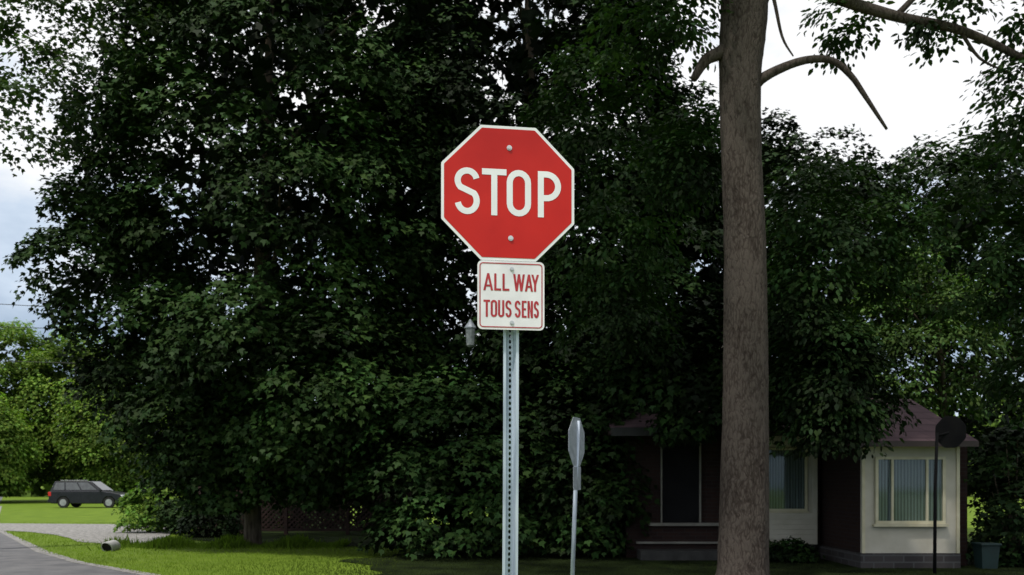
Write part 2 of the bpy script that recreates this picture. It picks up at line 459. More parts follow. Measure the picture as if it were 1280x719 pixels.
def channel_post(name, bottom, top, yaw, width, parent, pitch=0.0254):
    bottom = Vector(bottom); top = Vector(top); H = (top-bottom).length; up = (top-bottom).normalized()
    a = Vector((math.cos(yaw), math.sin(yaw), 0)); n = Vector((math.sin(yaw), -math.cos(yaw), 0))
    V, F = [], []
    bow = lambda z: .006*math.sin(math.pi*min(z,2.3)/2.3)
    P_ = lambda x, z, d: tuple(bottom + up*z + a*(x+bow(z)) + n*d)
    hw = width/2; web = width*.19; dep = width*.50; th = 0.0032
    prof = [(-hw, -0.008),(-hw, 0),(-hw*.66, 0),(-web, -dep)]
    prof2 = [(-x, d) for x, d in reversed(prof)]
    nz = 24
    for pr in (prof, prof2):
        b = len(V); m_ = len(pr)
        for k in range(nz+1):
            for x, d in pr: V.append(P_(x, H*k/nz, d))
        for k in range(nz):
            for i in range(m_-1): F.append((b+k*m_+i, b+k*m_+i+1, b+(k+1)*m_+i+1, b+(k+1)*m_+i))
    nc = int(H/pitch); hx = 0.0058; hz = .0092
    for c in range(nc):
        z0 = c*pitch; z1 = z0+pitch; zc = (z0+z1)/2; b = len(V)
        outer = [(-web,z0),(0,z0),(web,z0),(web,zc),(web,z1),(0,z1),(-web,z1),(-web,zc)]
        for x, z in outer: V.append(P_(x, z, -dep))
        for x, z in outer:
            ang = math.atan2(z-zc, x); V.append(P_(hx*math.cos(ang), zc+hz*math.sin(ang), -dep))
        for i in range(8):
            j = (i+1)%8; F.append((b+i, b+j, b+8+j, b+8+i))
    ob = mesh_obj(name, V, F, M['galv'], parent)
    s = ob.modifiers.new('s', 'SOLIDIFY'); s.thickness = th; s.offset = -1
    return ob

# ------------------------------------------------------------ STOP SIGN
yaw = math.radians(8.5)
ss = thing('stop_sign', (-0.018, 4.09, 0), 'red octagonal stop sign with all way tab on perforated steel post', 'stop sign')
pl = Plane((-0.016, 4.05, 2.796), yaw)
sheet('sign_plate', pl, [octagon(.300, 1, .012)], 0, M['signwhite'], ss, thick=.003)
sheet('red_panel', pl, [octagon(.2875, 1, .010)], .0012, M['red'], ss)
cap = .207; t = .0272
w_ = word([('S', -.241, .112), ('T', -.119, .110), ('O', -.008, .110), ('P', .133, .106)], cap, t, -cap/2+.003)
sheet('lettering', pl, w_, .0024, M['signwhite'], ss)
disc_bolt('bolt', pl, .004, .203, .0075, ss, .0026); disc_bolt('bolt', pl, .010, -.200, .0075, ss, .0026)
pt = Plane((-0.004, 4.05, 2.341), yaw)
sheet('tab_plate', pt, [rrect(.302, .306, .022)], 0, M['tabwhite'], ss, thick=.003)
bo = rrect(.284, .288, .016); bi = rrect(.275, .279, .012)
ring = [[bo[i], bo[(i+1)%len(bo)], bi[(i+1)%len(bo)], bi[i]] for i in range(len(bo))]
tl = list(ring)
c2 = .076; t2 = .0098
tl += word([('A',-.125,.044),('L',-.076,.031),('L',-.039,.031),('W',.009,.053),('A',.062,.037),('Y',.091,.035)], c2, t2, .020)
tl += word([('T',-.124,.029),('O',-.092,.029),('U',-.059,.028),('S',-.026,.028),('S',.016,.027),('E',.048,.022),('N',.074,.0245),('S',.1025,.0235)], c2, t2*.95, -.098)
sheet('tab_lettering', pt, tl, .0012, M['tabred'], ss)
disc_bolt('bolt', pt, .003, .118, .006, ss, .0012); disc_bolt('bolt', pt, .003, -.122, .006, ss, .0012)
channel_post('post', (-.024, 4.09, 0), (.003, 4.09, 3.04), yaw, .070, ss)

s2 = thing('street_sign', (.72, 11.2, 0), 'grey metal back of a stop sign turned edge-on', 'road sign')
y2 = math.radians(67)
p2 = Plane((.80, 11.2, 2.02), y2)
sheet('sign_plate', p2, [octagon(.300, 1.0, .01)], 0, M['alu'], s2, thick=.004)
p2b = Plane((.805, 11.2, 1.57), y2)
sheet('tab_plate', p2b, [rrect(.280, .29, .02)], 0, M['alu'], s2, thick=.004)
V, F = tube([(.735,11.23,0),(.79,11.23,1.55),(.82,11.23,2.28)], [.026,.026,.026], 8)
mesh_obj('post', V, F, M['galv'], s2, smooth=True)

s3 = thing('street_sign', (7.01, 15, 0), 'black rounded road sign seen from behind on a thin dark post', 'road sign')
y3 = math.radians(-38)
p3 = Plane((7.25, 15.0, 2.36), y3)
sheet('sign_plate', p3, [octagon(.235, 1.12, .09)], 0, M['darksteel'], s3, thick=.004)
V, F = tube([(7.01,15.05,0),(7.02,15.05,1.4),(7.05,15.05,2.35)], [.03,.028,.026], 8)
tube([(7.05,15.06,2.3),(7.30,15.02,2.37)], [.02,.02], 6, V=V, F=F)
mesh_obj('post', V, F, M['darksteel'], s3, smooth=True)

ln = thing('invented_lantern', (-.73, 15.9, 3.85), 'invented pale lantern form standing in for a gap in the leaves', 'lantern')  # lantern form invented for a pale gap in the leaves
lx, ly = -.73, 15.9
V, F = tube([(lx,ly,3.90),(lx,ly,3.93),(lx,ly,3.95),(lx,ly,4.22)], [.04,.075,.07,.085], 10)
mesh_obj('glass_body', V, F, mat('frosted_glass',(.12,.135,.14),(.26,.28,.28),rough=.4,scale=12), ln)
V, F = tube([(lx,ly,4.225),(lx,ly,4.24),(lx,ly,4.34),(lx,ly,4.38)], [.105,.105,.035,.018], 10)
mesh_obj('cap', V, F, M['alu'], ln)
V, F = tube([(lx,ly,4.38),(lx+.02,ly+.5,4.6),(lx+.05,ly+1.9,4.9)], [.004,.004,.004], 5)
mesh_obj('hanging_wire', V, F, M['wire'], ln)

# ------------------------------------------------------------ GROUND
def sheet_ground(name, pts, z, material, kind='structure'):
    ob = mesh_obj(name, [(x,y,z) for x,y in pts], [tuple(range(len(pts)))], material)
    ob['kind'] = kind
    return ob
g = sheet_ground('ground', [(-600,-200),(600,-200),(600,900),(-600,900)], 0, M['grass'])
edge = [(30,9.9),(6,10.1),(0,10.8),(-3.4,12.2),(-6.1,14.9),(-8.3,17.2),(-10.5,20.0),(-16.0,28.3),(-21.7,37.8),(-34.5,61),(-70,125)]
leftedge = [(-82,125),(-43,62),(-30,39),(-24.5,29.5),(-19,20.9),(-16,15),(-15.5,12),(-18,10.2),(-60,9),(-60,6.0),(30,6.0)]
V = [(x,y,.004) for x,y in edge+leftedge]
road = mesh_obj('road', V, [tuple(range(len(V)))], M['asphalt']); road['kind'] = 'structure'
sh = [(x,y) for (x,y) in edge[3:10]]
sho = [(x+.16+.08*(i%2), y+.1) for i,(x,y) in enumerate(sh)]
V = [(x,y,.008) for x,y in sh]+[(x,y,.008) for x,y in sho]; n = len(sh)
ob = mesh_obj('gravel_shoulder', V, [(i,i+1,n+i+1,n+i) for i in range(n-1)], M['gravel']); ob['kind'] = 'structure'
sheet_ground('driveway', [(-16.6,29.2),(-15.0,28.2),(-13.4,26.6),(-12.2,25.0),(-11.2,23.4),(-9.9,22.4),(-9.3,23.0),(-9.6,25.0),(-10.3,27.6),(-11.6,31.0),(-13.6,33.4),(-19.4,34.3)], .012, M['gravel'])
rng = np.random.default_rng(3)
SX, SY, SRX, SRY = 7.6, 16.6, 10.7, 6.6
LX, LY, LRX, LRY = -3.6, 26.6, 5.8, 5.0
pts = []
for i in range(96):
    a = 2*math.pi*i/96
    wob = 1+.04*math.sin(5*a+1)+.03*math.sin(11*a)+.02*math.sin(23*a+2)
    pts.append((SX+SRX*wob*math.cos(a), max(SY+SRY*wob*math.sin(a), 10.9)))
sheet_ground('painted_lawn_shade', pts, .016, M['lawnshade'])  # dark sheet that paints tree shade onto the lawn
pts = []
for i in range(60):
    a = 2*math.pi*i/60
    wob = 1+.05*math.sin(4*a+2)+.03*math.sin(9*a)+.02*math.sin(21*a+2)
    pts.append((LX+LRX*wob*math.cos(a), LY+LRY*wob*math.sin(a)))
sheet_ground('painted_fence_shade', pts, .020, M['lawnshade'])  # second dark sheet, shade painted on the ground around and behind the fence

n = 120000
X = rng.uniform(-22,12,n); Y = 12.8 + 22*rng.random(n)**1.6
ex = np.interp(Y, [12.2,14.9,17.2,20.0,28.3,37.8], [-3.4,-6.1,-8.3,-10.5,-16.0,-21.7])
dshade = ((X-SX)/SRX)**2+((Y-SY)/SRY)**2
dshade2 = ((X-LX)/LRX)**2+((Y-LY)/LRY)**2
gx0 = np.interp(Y, [22.4,25,26.6,28.2,29.2,34.3], [-10.0,-12.2,-13.4,-15.0,-17.0,-19.4]); gx1 = np.interp(Y, [22.4,25,27.6,31,33.4,34.3], [-9.4,-9.6,-10.3,-11.6,-13.6,-18])
ok = (X > ex+.15) & ~((Y>22.3)&(Y<34.3)&(X>gx0)&(X<gx1)) & ~((X>2.3)&(Y>17.0)) & ~((X>6.1)&(Y>15.9)) & ~((dshade2<1)&(rng.random(n)<.75))
X, Y, dshade, dshade2 = X[ok], Y[ok], dshade[ok], dshade2[ok]; n = len(X)
C = np.stack([X,Y,np.zeros(n)],1)
T = norm(np.stack([rng.normal(0,.4,n), rng.normal(0,.4,n), np.ones(n)],1)); Nn = norm(np.stack([rng.normal(0,.5,n), -np.ones(n), np.full(n,.5)],1))
g_ = rng.uniform(.75,1.2,n)
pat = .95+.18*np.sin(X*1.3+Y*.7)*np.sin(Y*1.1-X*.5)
pat = pat*np.clip((dshade-.80)/.75+.16+rng.normal(0,.06,n), .12, 1)  # blades tinted darker where the lawn shade is painted
pat = pat*np.clip((dshade2-.9)/.5+.3+rng.normal(0,.06,n), .25, 1)  # same painted shade for blades near the fence
hh = rng.uniform(.025,.06,n)
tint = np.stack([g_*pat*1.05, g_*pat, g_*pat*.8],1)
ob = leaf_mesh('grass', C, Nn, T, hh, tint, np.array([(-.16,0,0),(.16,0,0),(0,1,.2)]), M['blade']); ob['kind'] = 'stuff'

n = 5200
X = rng.uniform(-9.6,-4,n); Y = 21.8 + rng.normal(0,.4,n)
C = np.stack([X,Y,np.zeros(n)],1)
T = norm(np.stack([rng.normal(0,.5,n), rng.normal(0,.5,n), np.ones(n)],1)); Nn = norm(np.stack([rng.normal(0,.6,n), -np.ones(n), rng.normal(0,.3,n)],1))
g_ = rng.uniform(.4,.95,n)
ob = leaf_mesh('weeds', C, Nn, T, rng.uniform(.1,.34,n)*(.3+.7*np.sin(X*2.1)**2), np.stack([g_]*3,1), np.array([(-.09,0,0),(.09,0,0),(.05,.6,.1),(0,1,.25)]), M['blade']); ob['kind'] = 'stuff'

cp = thing('culvert_pipe', (-8.96,20.3,0), 'pale rimmed end of a small drainage culvert in grass', 'drain pipe')
V, F = [], []; seg = 24
for (yy, rr) in ((20.1,.125),(20.9,.125),(20.9,.106),(20.1,.106)):
    for i in range(seg):
        a = 2*math.pi*i/seg; V.append((-8.98+rr*math.cos(a)-(yy-20.1)*.2, yy-.08*math.sin(a), .09+rr*math.sin(a)))
for q in range(4):
    for i in range(seg):
        j = (i+1)%seg; r1 = q*seg; r2 = ((q+1)%4)*seg; F.append((r1+i, r1+j, r2+j, r2+i))
mesh_obj('pipe', V, F, M['pvc'], cp, smooth=False)
V = [(-8.99+.107*math.cos(2*math.pi*i/seg), 20.14-.08*math.sin(2*math.pi*i/seg), .09+.107*math.sin(2*math.pi*i/seg)) for i in range(seg)]
mesh_obj('pipe_opening', V, [tuple(range(seg))], M['black'], cp)

# ------------------------------------------------------------ HOUSE
H = thing('bungalow_house', (5.5, 18.3, 0), 'low brick bungalow with cream panels and hip-roofed front wing', 'house')
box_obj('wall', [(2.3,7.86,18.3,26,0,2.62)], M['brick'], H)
rx0, rx1 = 1.9, 8.0
V = [(rx0,17.4,2.56),(rx1,17.4,2.56),(rx1,22.0,4.0),(rx0,22.0,4.0),(rx1,26.4,2.56),(rx0,26.4,2.56),
     (rx0,17.4,2.46),(rx1,17.4,2.46),(rx1,26.4,2.46),(rx0,26.4,2.46)]
F = [(0,1,2,3),(3,2,4,5),(6,9,8,7),(0,6,7,1),(5,4,8,9),(1,7,8,4,2),(0,3,5,9,6)]
mesh_obj('roof', V, F, M['shingle'], H)
box_obj('fascia', [(1.9,5.9,17.36,17.397,2.42,2.58)], mat('fascia_grey',(0.012,0.012,0.012),(0.022,0.022,0.022)), H)
box_obj('bay_panel', [(4.30,6.06,18.0,18.297,.30,.92),(5.96,6.06,18.0,18.297,.92,2.45),(4.30,4.42,18.0,18.297,.92,2.45),(4.42,5.96,18.0,18.297,2.24,2.45)], M['cream'], H)
V, F = boxes([(4.31,6.05,17.985,17.998,.30+i*.102,.30+i*.102+.09) for i in range(6)])
mesh_obj('bay_siding', V, F, M['cream'], H)
box_obj('bay_footing', [(4.35,6.03,18.05,18.296,0,.298)], M['darkbrick'], H)
def subthing(name, loc, parent):
    w = bpy.data.objects.new(name, None); w.location = loc; COL.objects.link(w)
    w.parent = parent; w.matrix_parent_inverse = Matrix.Translation(-Vector(parent.location))
    def at(ob_):
        ob_.parent = w; ob_.matrix_parent_inverse = Matrix.Translation(-Vector(loc))
    return at
def window(x0,x1,y,z0,z1,mull,parent,fr=.05):
    fs = [(x0,x1,y-.05,y,z1-fr,z1),(x0,x1,y-.05,y,z0,z0+fr),(x0,x0+fr,y-.05,y,z0+fr,z1-fr),(x1-fr,x1,y-.05,y,z0+fr,z1-fr)]
    for mx in mull: fs.append((mx-fr*.4,mx+fr*.4,y-.045,y,z0+fr,z1-fr))
    at = subthing('window', (x0,y,z0), parent)
    at(box_obj('frame', fs, M['trim']))
    at(box_obj('sill', [(x0-.04,x1+.04,y-.09,y+.0,z0-.05,z0-.002)], M['trim']))
    at(box_obj('pane', [(x0+fr+.001,x1-fr-.001,y-.022,y-.016,z0+fr+.001,z1-fr-.001)], M['glass']))
    V, F = [], []; nn = int((x1-x0)/.02)
    for i in range(nn+1):
        xx = x0+(x1-x0)*i/nn; yy = y-.008+.0035*math.sin(i*1.3)
        V += [(xx,yy,z0+fr*.5),(xx,yy,z1-fr*.5)]
    F = [(2*i,2*i+2,2*i+3,2*i+1) for i in range(nn)]
    at(mesh_obj('curtain', V, F, M['curtain']))
window(4.43,5.94,18.28,.95,2.23,[5.0],H,.05)
at = subthing('window', (3.0,18.28,.70), H)
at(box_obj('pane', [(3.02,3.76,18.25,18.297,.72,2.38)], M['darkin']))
at(box_obj('frame', [(3.762,3.80,18.22,18.297,.72,2.42),(2.99,3.018,18.22,18.297,.72,2.42)], M['greytrim']))
at(box_obj('sill', [(2.75,4.28,18.16,18.297,.66,.718)], M['greytrim']))
box_obj('sill_course', [(2.5,4.28,18.2,18.297,.30,.34)], M['greytrim'], H)
box_obj('porch', [(2.5,4.28,17.6,18.199,0,.20)], M['concrete'], H, bevel=.01)
box_obj('wing_front', [(6.19,7.86,16.0,16.12,.28,2.235)], M['cream'], H)
box_obj('wing_wall', [(6.20,7.85,16.121,18.297,.28,2.18)], M['brick'], H)
box_obj('corner_board', [(6.165,6.22,15.975,15.998,.28,2.14),(7.83,7.885,15.975,15.998,.28,2.14),(6.165,7.885,15.97,15.998,2.142,2.225)], M['trim'], H)
box_obj('wing_footing', [(6.14,7.90,15.98,18.28,0,.277)], M['darkbrick'], H)
window(6.39,7.62,15.99,.80,1.98,[6.69,7.30],H,.05)
ex0, ex1 = 5.98, 8.02
V = [(ex0,15.6,2.24),(ex1,15.6,2.24),(7.47,17.0,3.09),(6.60,17.0,3.09),(6.60,20.5,3.09),(7.47,20.5,3.09),(ex0,19.6,2.24),(ex1,19.6,2.24),
     (ex0,15.6,2.18),(ex1,15.6,2.18),(ex0,19.6,2.18),(ex1,19.6,2.18)]
F = [(0,1,2,3),(3,2,5,4),(0,3,4,6),(1,7,5,2),(8,10,11,9),(0,8,9,1),(1,9,11,7),(0,6,10,8),(6,4,5,7)]
mesh_obj('wing_roof', V, F, M['shingle'], H)
box_obj('wing_fascia', [(ex0,ex1,15.58,15.598,2.14,2.24)], mat('brown_fascia',(0.04,0.028,0.026)), H)
box_obj('side_wall', [(7.863,8.28,16.5,18.297,0,2.175)], M['brick'], H)
box_obj('chimney', [(4.9,5.45,21.6,22.3,3.6,4.8)], M['cream'], H)

b = thing('recycling_bin', (8.36,16.0,0), 'dark teal plastic bin standing by the brick wall', 'bin')
V = [(8.22,15.85,0),(8.48,15.85,0),(8.48,16.1,0),(8.22,16.1,0),(8.19,15.82,.42),(8.51,15.82,.42),(8.51,16.14,.42),(8.19,16.14,.42)]
F = [(0,3,2,1),(4,5,6,7),(0,1,5,4),(1,2,6,5),(2,3,7,6),(3,0,4,7)]
mesh_obj('body', V, F, M['bin'], b)
box_obj('lid', [(8.17,8.53,15.79,16.16,.422,.465)], M['bin'], b, bevel=.012)

# ------------------------------------------------------------ FENCE
fe = thing('lattice_fence', (-6.0, 26.5, 0), 'dim reddish brown wooden fence with diagonal lattice panels', 'fence')
for px in [-9.1,-7.9,-6.6,-4.8,-3.0]: box_obj('post', [(px-.05,px+.05,26.45,26.55,0,1.45)], M['fence'], fe)
box_obj('rail', [(-9.05,-3.05,26.47,26.53,1.3,1.38)], M['fence'], fe)
box_obj('rail', [(-9.05,-3.05,26.47,26.53,.12,.2)], M['fence'], fe)
V, F = boxes([(-9.02+i*.15,-8.90+i*.15,26.44,26.465,.1,1.36) for i in range(7)])
mesh_obj('boards', V, F, M['fence'], fe)
V, F = [], []
def slat(x0,z0,x1,z1,y,w=.028):
    d = Vector((x1-x0,z1-z0)).normalized(); nx_, nz_ = -d.y*w, d.x*w; b = len(V)
    for yy in (y, y+.008):
        V.extend([(x0-nx_,yy,z0-nz_),(x1-nx_,yy,z1-nz_),(x1+nx_,yy,z1+nz_),(x0+nx_,yy,z0+nz_)])
    F.extend([(b,b+1,b+2,b+3),(b+7,b+6,b+5,b+4),(b,b+4,b+5,b+1),(b+3,b+2,b+6,b+7)])
hh_ = 1.1
x = -7.9-hh_
while x < -3.05:
    xa, xb = max(x,-7.85), min(x+hh_,-3.05)
    if xb-xa > .05:
        slat(xa,.2+xa-x,xb,.2+xb-x,26.470)
        slat(xa,1.3-(xa-x),xb,1.3-(xb-x),26.480)
    x += .15
mesh_obj('lattice', V, F, M['fence'], fe)

# ------------------------------------------------------------ TREES
tree('maple_tree', (-6.2,22.0,0),
    [(-6.3,22.0,-.05),(-6.29,22.0,.3),(-6.28,22,2.5),(-6.1,22,6),(-5.9,21.8,10),(-5.7,21.6,14)], [.27,.21,.20,.19,.14,.05],
    [dict(c=(-5.2,21.3,8.6),r=(4.2,4.2,8.0),n=102,R=1.2,k=16,zmin=1.4,inn=1.7),
     dict(c=(-9.1,20.3,6.7),r=(1.6,1.8,2.1),n=12,R=.75,k=10,zmin=2,inn=.5),
     dict(c=(-8.2,20.6,4.4),r=(1.5,1.5,2.1),n=10,R=.8,k=11,zmin=1.6),
     dict(c=(-6.7,20.6,2.3),r=(1.5,1.4,1.7),n=11,R=.7,k=11,zmin=.8),
     dict(c=(-4.4,20.4,2.6),r=(1.9,1.4,1.9),n=11,R=.75,k=11,zmin=.9),
     dict(c=(-3.8,19.0,3.5),r=(2.2,1.5,1.9),n=14,R=.8,k=12,zmin=1.3,inn=.8)],
    M['leafA'], M['bark'], 'large dense maple tree with dark drooping foliage on the lawn', 'tree', 11, group='maple trees on the lawn', limbs=14, limb_from=2.6, leaf=.14, per=68)
tree('maple_tree', (0.6,24,0),
    [(.6,24,-.05),(.6,24,.6),(.6,23.8,4),(.5,23.4,9),(.4,23,14)], [.36,.3,.26,.2,.07],
    [dict(c=(.1,22.6,8.8),r=(4.35,4.2,8),n=92,R=1.3,k=16,zmin=3.0,inn=1.8),
     dict(c=(3.8,21.6,7.2),r=(1.9,1.6,3.5),n=21,R=.85,k=12,zmin=3.8,inn=1.5),
     dict(c=(-1.1,18.8,1.8),r=(2.3,1.4,2.3),n=22,R=.75,k=12,zmin=.1,t=1.6),
     dict(c=(1.6,18.7,1.8),r=(1.2,1.2,2.6),n=17,R=.7,k=12,zmin=.1,t=1.1),
     dict(c=(1.5,19.6,4.4),r=(2.4,1.6,2.2),n=16,R=.9,k=12,zmin=2.2),
     dict(c=(3.4,16.8,3.7),r=(1.5,.6,1.3),n=16,R=.55,k=11,zmin=2.2,t=.8,inn=2),
     dict(c=(4.9,16.4,3.4),r=(1.1,.5,1.0),n=14,R=.5,k=11,zmin=2.2,t=.8,inn=2)],
    M['leafB'], M['bark'], 'very dark leafy maple with branches hanging down to the grass', 'tree', 23, group='maple trees on the lawn', limbs=14, leaf=.14, per=66)

extraC = [
 ([(3.35,13,7.0),(3.55,12.95,7.27),(3.955,12.9,7.46),(4.3,12.9,7.54),(4.585,12.9,7.5),(4.82,12.9,7.3),(4.99,12.9,7.06),(5.33,12.9,6.54)],[.10,.075,.06,.055,.05,.045,.038,.02]),
 ([(3.3,13,7.9),(2.98,12.95,7.66),(2.75,12.9,7.52),(2.58,12.9,7.25)],[.13,.10,.08,.05]),
 ([(3.4,13,9.2),(4.0,13,8.9),(4.585,13,8.5),(5.5,13,8.2),(6.42,13,8.0),(7.34,13,7.58),(8.5,13,6.9)],[.14,.11,.09,.075,.065,.05,.03]),
 ([(3.6,13,8.9),(3.72,12.9,8.4),(3.84,12.9,7.86),(4.0,12.9,7.58)],[.045,.028,.02,.01]),
 ([(5.5,13,8.2),(6.0,13,8.7),(6.5,13,9.1)],[.05,.035,.02]),
 ([(3.42,13,8.0),(3.58,13,8.6),(3.9,13,9.6),(4.9,13,12)],[.14,.15,.15,.07]),
 ([(6.42,13,8.0),(6.7,13,7.6),(7.1,13,7.4)],[.03,.02,.01]),
 ([(7.34,13,7.58),(7.5,13,7.1),(7.8,13,6.7)],[.03,.02,.01]),
]
tree('ash_tree', (3.30,13,0),
    [(3.28,13,-.05),(3.30,13,.12),(3.313,13,.41),(3.33,13,1.5),(3.347,13,2.7),(3.345,13,4),(3.336,13,5.0),(3.29,13,6.14),(3.267,13,7.29),(3.30,13,7.86),(3.325,13,8.44),(3.3,13,10),(3.1,13,12.5)],
    [.45,.385,.355,.332,.312,.300,.288,.275,.288,.315,.325,.25,.08],
    [dict(c=(1.75,15.4,7.0),r=(1.7,1.3,2.0),n=15,R=.7,k=9,zmin=3.5,inn=.5,t=1.15),
     dict(c=(1.9,15.8,4.6),r=(1.0,.9,1.0),n=6,R=.6,k=7,zmin=3.3,inn=.4),
     dict(c=(2.75,14.2,6.7),r=(.6,.5,.8),n=7,R=.35,k=6,zmin=3.3,inn=.2),
     dict(c=(4.9,15.2,4.3),r=(.9,.9,1.5),n=9,R=.55,k=9,zmin=2.5,inn=.8),
     dict(c=(5.25,14.7,3.1),r=(.85,.55,1.2),n=14,R=.4,k=9,zmin=1.9,inn=1.2,t=.7),
     dict(c=(5.5,15.4,5.7),r=(1.4,1.2,1.5),n=12,R=.6,k=9,zmin=3,inn=.8),
     dict(c=(7.9,15.2,5.8),r=(1.6,1.2,1.7),n=14,R=.65,k=9,zmin=4.3,inn=.8),
     dict(c=(8.9,15.2,4.2),r=(.9,.9,1.7),n=10,R=.5,k=9,zmin=2.4,inn=.8),
     dict(c=(6.0,13.2,8.3),r=(1.7,.7,.35),n=9,R=.28,k=3,zmin=3,inn=.0),
     dict(c=(7.6,13.2,7.2),r=(.7,.8,.8),n=9,R=.35,k=4,zmin=3,inn=.0),
     dict(c=(2.2,13.2,8.3),r=(.9,.7,.6),n=8,R=.33,k=4,zmin=3,inn=.0),
     dict(c=(1.4,12.0,12.4),r=(7.0,4.4,2.5),n=50,R=1.2,k=10,zmin=9.8)],  # unseen upper canopy, added and widened to shade the lawn
    M['leafC'], M['barkc'], 'tall tree with thick straight rough-barked trunk and arching limbs', 'tree', 5, limbs=26, limb_r=.035, limb_from=8.9, extra=extraC, segs=40, twob=.06,
    per=56, clump=.42, leaf=.115, shape=LEAFL, droop=.4)
tree('shade_tree', (7.6,25,0), [(7.6,25,0),(7.6,25,3),(7.4,24.6,7),(7.3,24.4,10)], [.3,.25,.18,.06],
    [dict(c=(6.9,24.2,7.2),r=(3.4,2.6,4.2),n=44,R=1.15,k=13,zmin=3.8,inn=1.5),
     dict(c=(12.2,24.5,6.0),r=(4.4,2.8,4.8),n=50,R=1.15,k=13,zmin=.4,inn=1.5)],
    M['leafD'], M['bark'], 'dark leafy tree rising behind the bungalow roof', 'tree', 31, per=52, limbs=8)
tree('young_tree', (9.9,21.4,0), [(10.3,21.4,0),(10.2,21.4,3),(9.9,21.2,6)], [.12,.09,.03],
    [dict(c=(9.6,20.9,5.0),r=(1.7,1.0,2.2),n=22,R=.6,k=10,zmin=2.8,t=1.2)],
    M['leafG'], M['bark'], 'slim lighter green tree beside the house', 'tree', 37, per=50, leaf=.12, shape=LEAFL)
tree('street_tree', (-12.8,19.5,0), [(-12.8,19.5,0),(-12.7,19.5,4),(-12.4,19.2,7.5),(-11.9,18.9,11.5)], [.25,.2,.15,.05],
    [dict(c=(-9.4,18.3,9.2),r=(1.6,1.2,1.2),n=15,R=.4,k=4,zmin=4,inn=.0),
     dict(c=(-8.5,18.6,11.0),r=(1.8,1.2,1.2),n=15,R=.45,k=5,zmin=4,inn=.0),
     dict(c=(-11.4,18.6,13.2),r=(2.6,2,2),n=20,R=.7,k=6,zmin=10.8)],
    M['leafS'], M['bark'], 'street tree with sparse leafy boughs against the sky', 'tree', 41, per=30, clump=.42, leaf=.115, limbs=7, limb_r=.014, limb_from=8, interior=.3)

def plain_shrub(name, c, r, n, matl, label, seed, **kw):
    e = thing(name, (c[0],c[1],0), label, 'shrub')
    ob, lobes = crown('foliage', [dict(c=c, r=r, n=n, R=kw.pop('R',.35), k=10, zmin=.02)], matl, e, seed, **kw)
    V, F = [], []
    for l, R_ in lobes[:8]: tube([(c[0],c[1],0), tuple(Vector(l))], [.025,.01], 5, V=V, F=F)
    mesh_obj('stem', V, F, M['bark'], e)
    return e
plain_shrub('shrub', (-11.2,27.9,.7), (.85,.6,.8), 14, M['leafH'], 'bright green rounded shrub at the edge of the driveway', 51, leaf=.10, per=32, clump=.25)
plain_shrub('shrub', (-9.9,27.2,.6), (.7,.5,.6), 10, M['leafA'], 'low dark shrub by the fence', 52, leaf=.10, per=30, clump=.25)
plain_shrub('shrub', (-8.4,25.4,.5), (.9,.5,.55), 11, M['leafB'], 'low dark shrub in front of the fence', 56, leaf=.10, per=30, clump=.3)
plain_shrub('shrub', (5.3,17.3,.18), (.5,.3,.2), 9, M['leafB'], 'low leafy plants below the bungalow window', 53, leaf=.09, per=26, clump=.2, R=.16)
plain_shrub('shrub', (9.2,16.6,1.2), (.75,.8,1.6), 18, M['leafD'], 'tall dark shrub beside the brick side wall', 54, leaf=.11, per=40, clump=.3)
e = thing('hedge', (-4,30.5,0), 'tall dark hedge behind the lattice fence', 'hedge')
crown('foliage', [dict(c=(-8.6+i*2.3,30.2,2.2),r=(1.9,1.2,2.8),n=14,R=.9,k=10,zmin=.0) for i in range(6)], M['leafD'], e, 61, leaf=.22, per=38, clump=.5, interior=3)

for i, (x, y, h, r) in enumerate([(-44.5,78,16.4,5.5),(-38,79,15.2,5.2),(-33,76,10,4.3),(-41,70,8.5,3.4),(-29,84,9,4.2),(-24,88,9,5)]):
    tree('broadleaf_tree', (x,y,0), [(x,y,0),(x,y,h*.35),(x,y,h*.8)], [.3,.24,.06],
        [dict(c=(x,y,h*.53),r=(r,r,h*.47),n=60,R=1.5,k=14,zmin=.6)],
        M['leafF'], M['bark'], 'sunlit light green tree at the end of the street', 'tree', 70+i, group='sunlit trees down the street', limbs=8, segs=8,
        leaf=.27, per=42, clump=.95, shape=LEAF4, interior=.4)
rng = np.random.default_rng(9); n = 26000
X = rng.uniform(-130,120,n); top = 9+2.5*np.sin(X*.13)+1.5*np.sin(X*.41+1)+rng.normal(0,.6,n)
Z = top*rng.random(n)**.8; Y = 112 + rng.normal(0,3,n) - 3*(Z/top)
C = np.stack([X,Y,Z],1); g_ = rng.uniform(.35,.9,n)
ob = leaf_mesh('distant_wood', C, norm(rng.normal(0,.5,(n,3))+np.array([0,-.5,.7])), rng.normal(0,1,(n,3)), rng.uniform(.8,1.9,n), np.stack([g_]*3,1), LEAF4, M['leafF']); ob['kind'] = 'stuff'

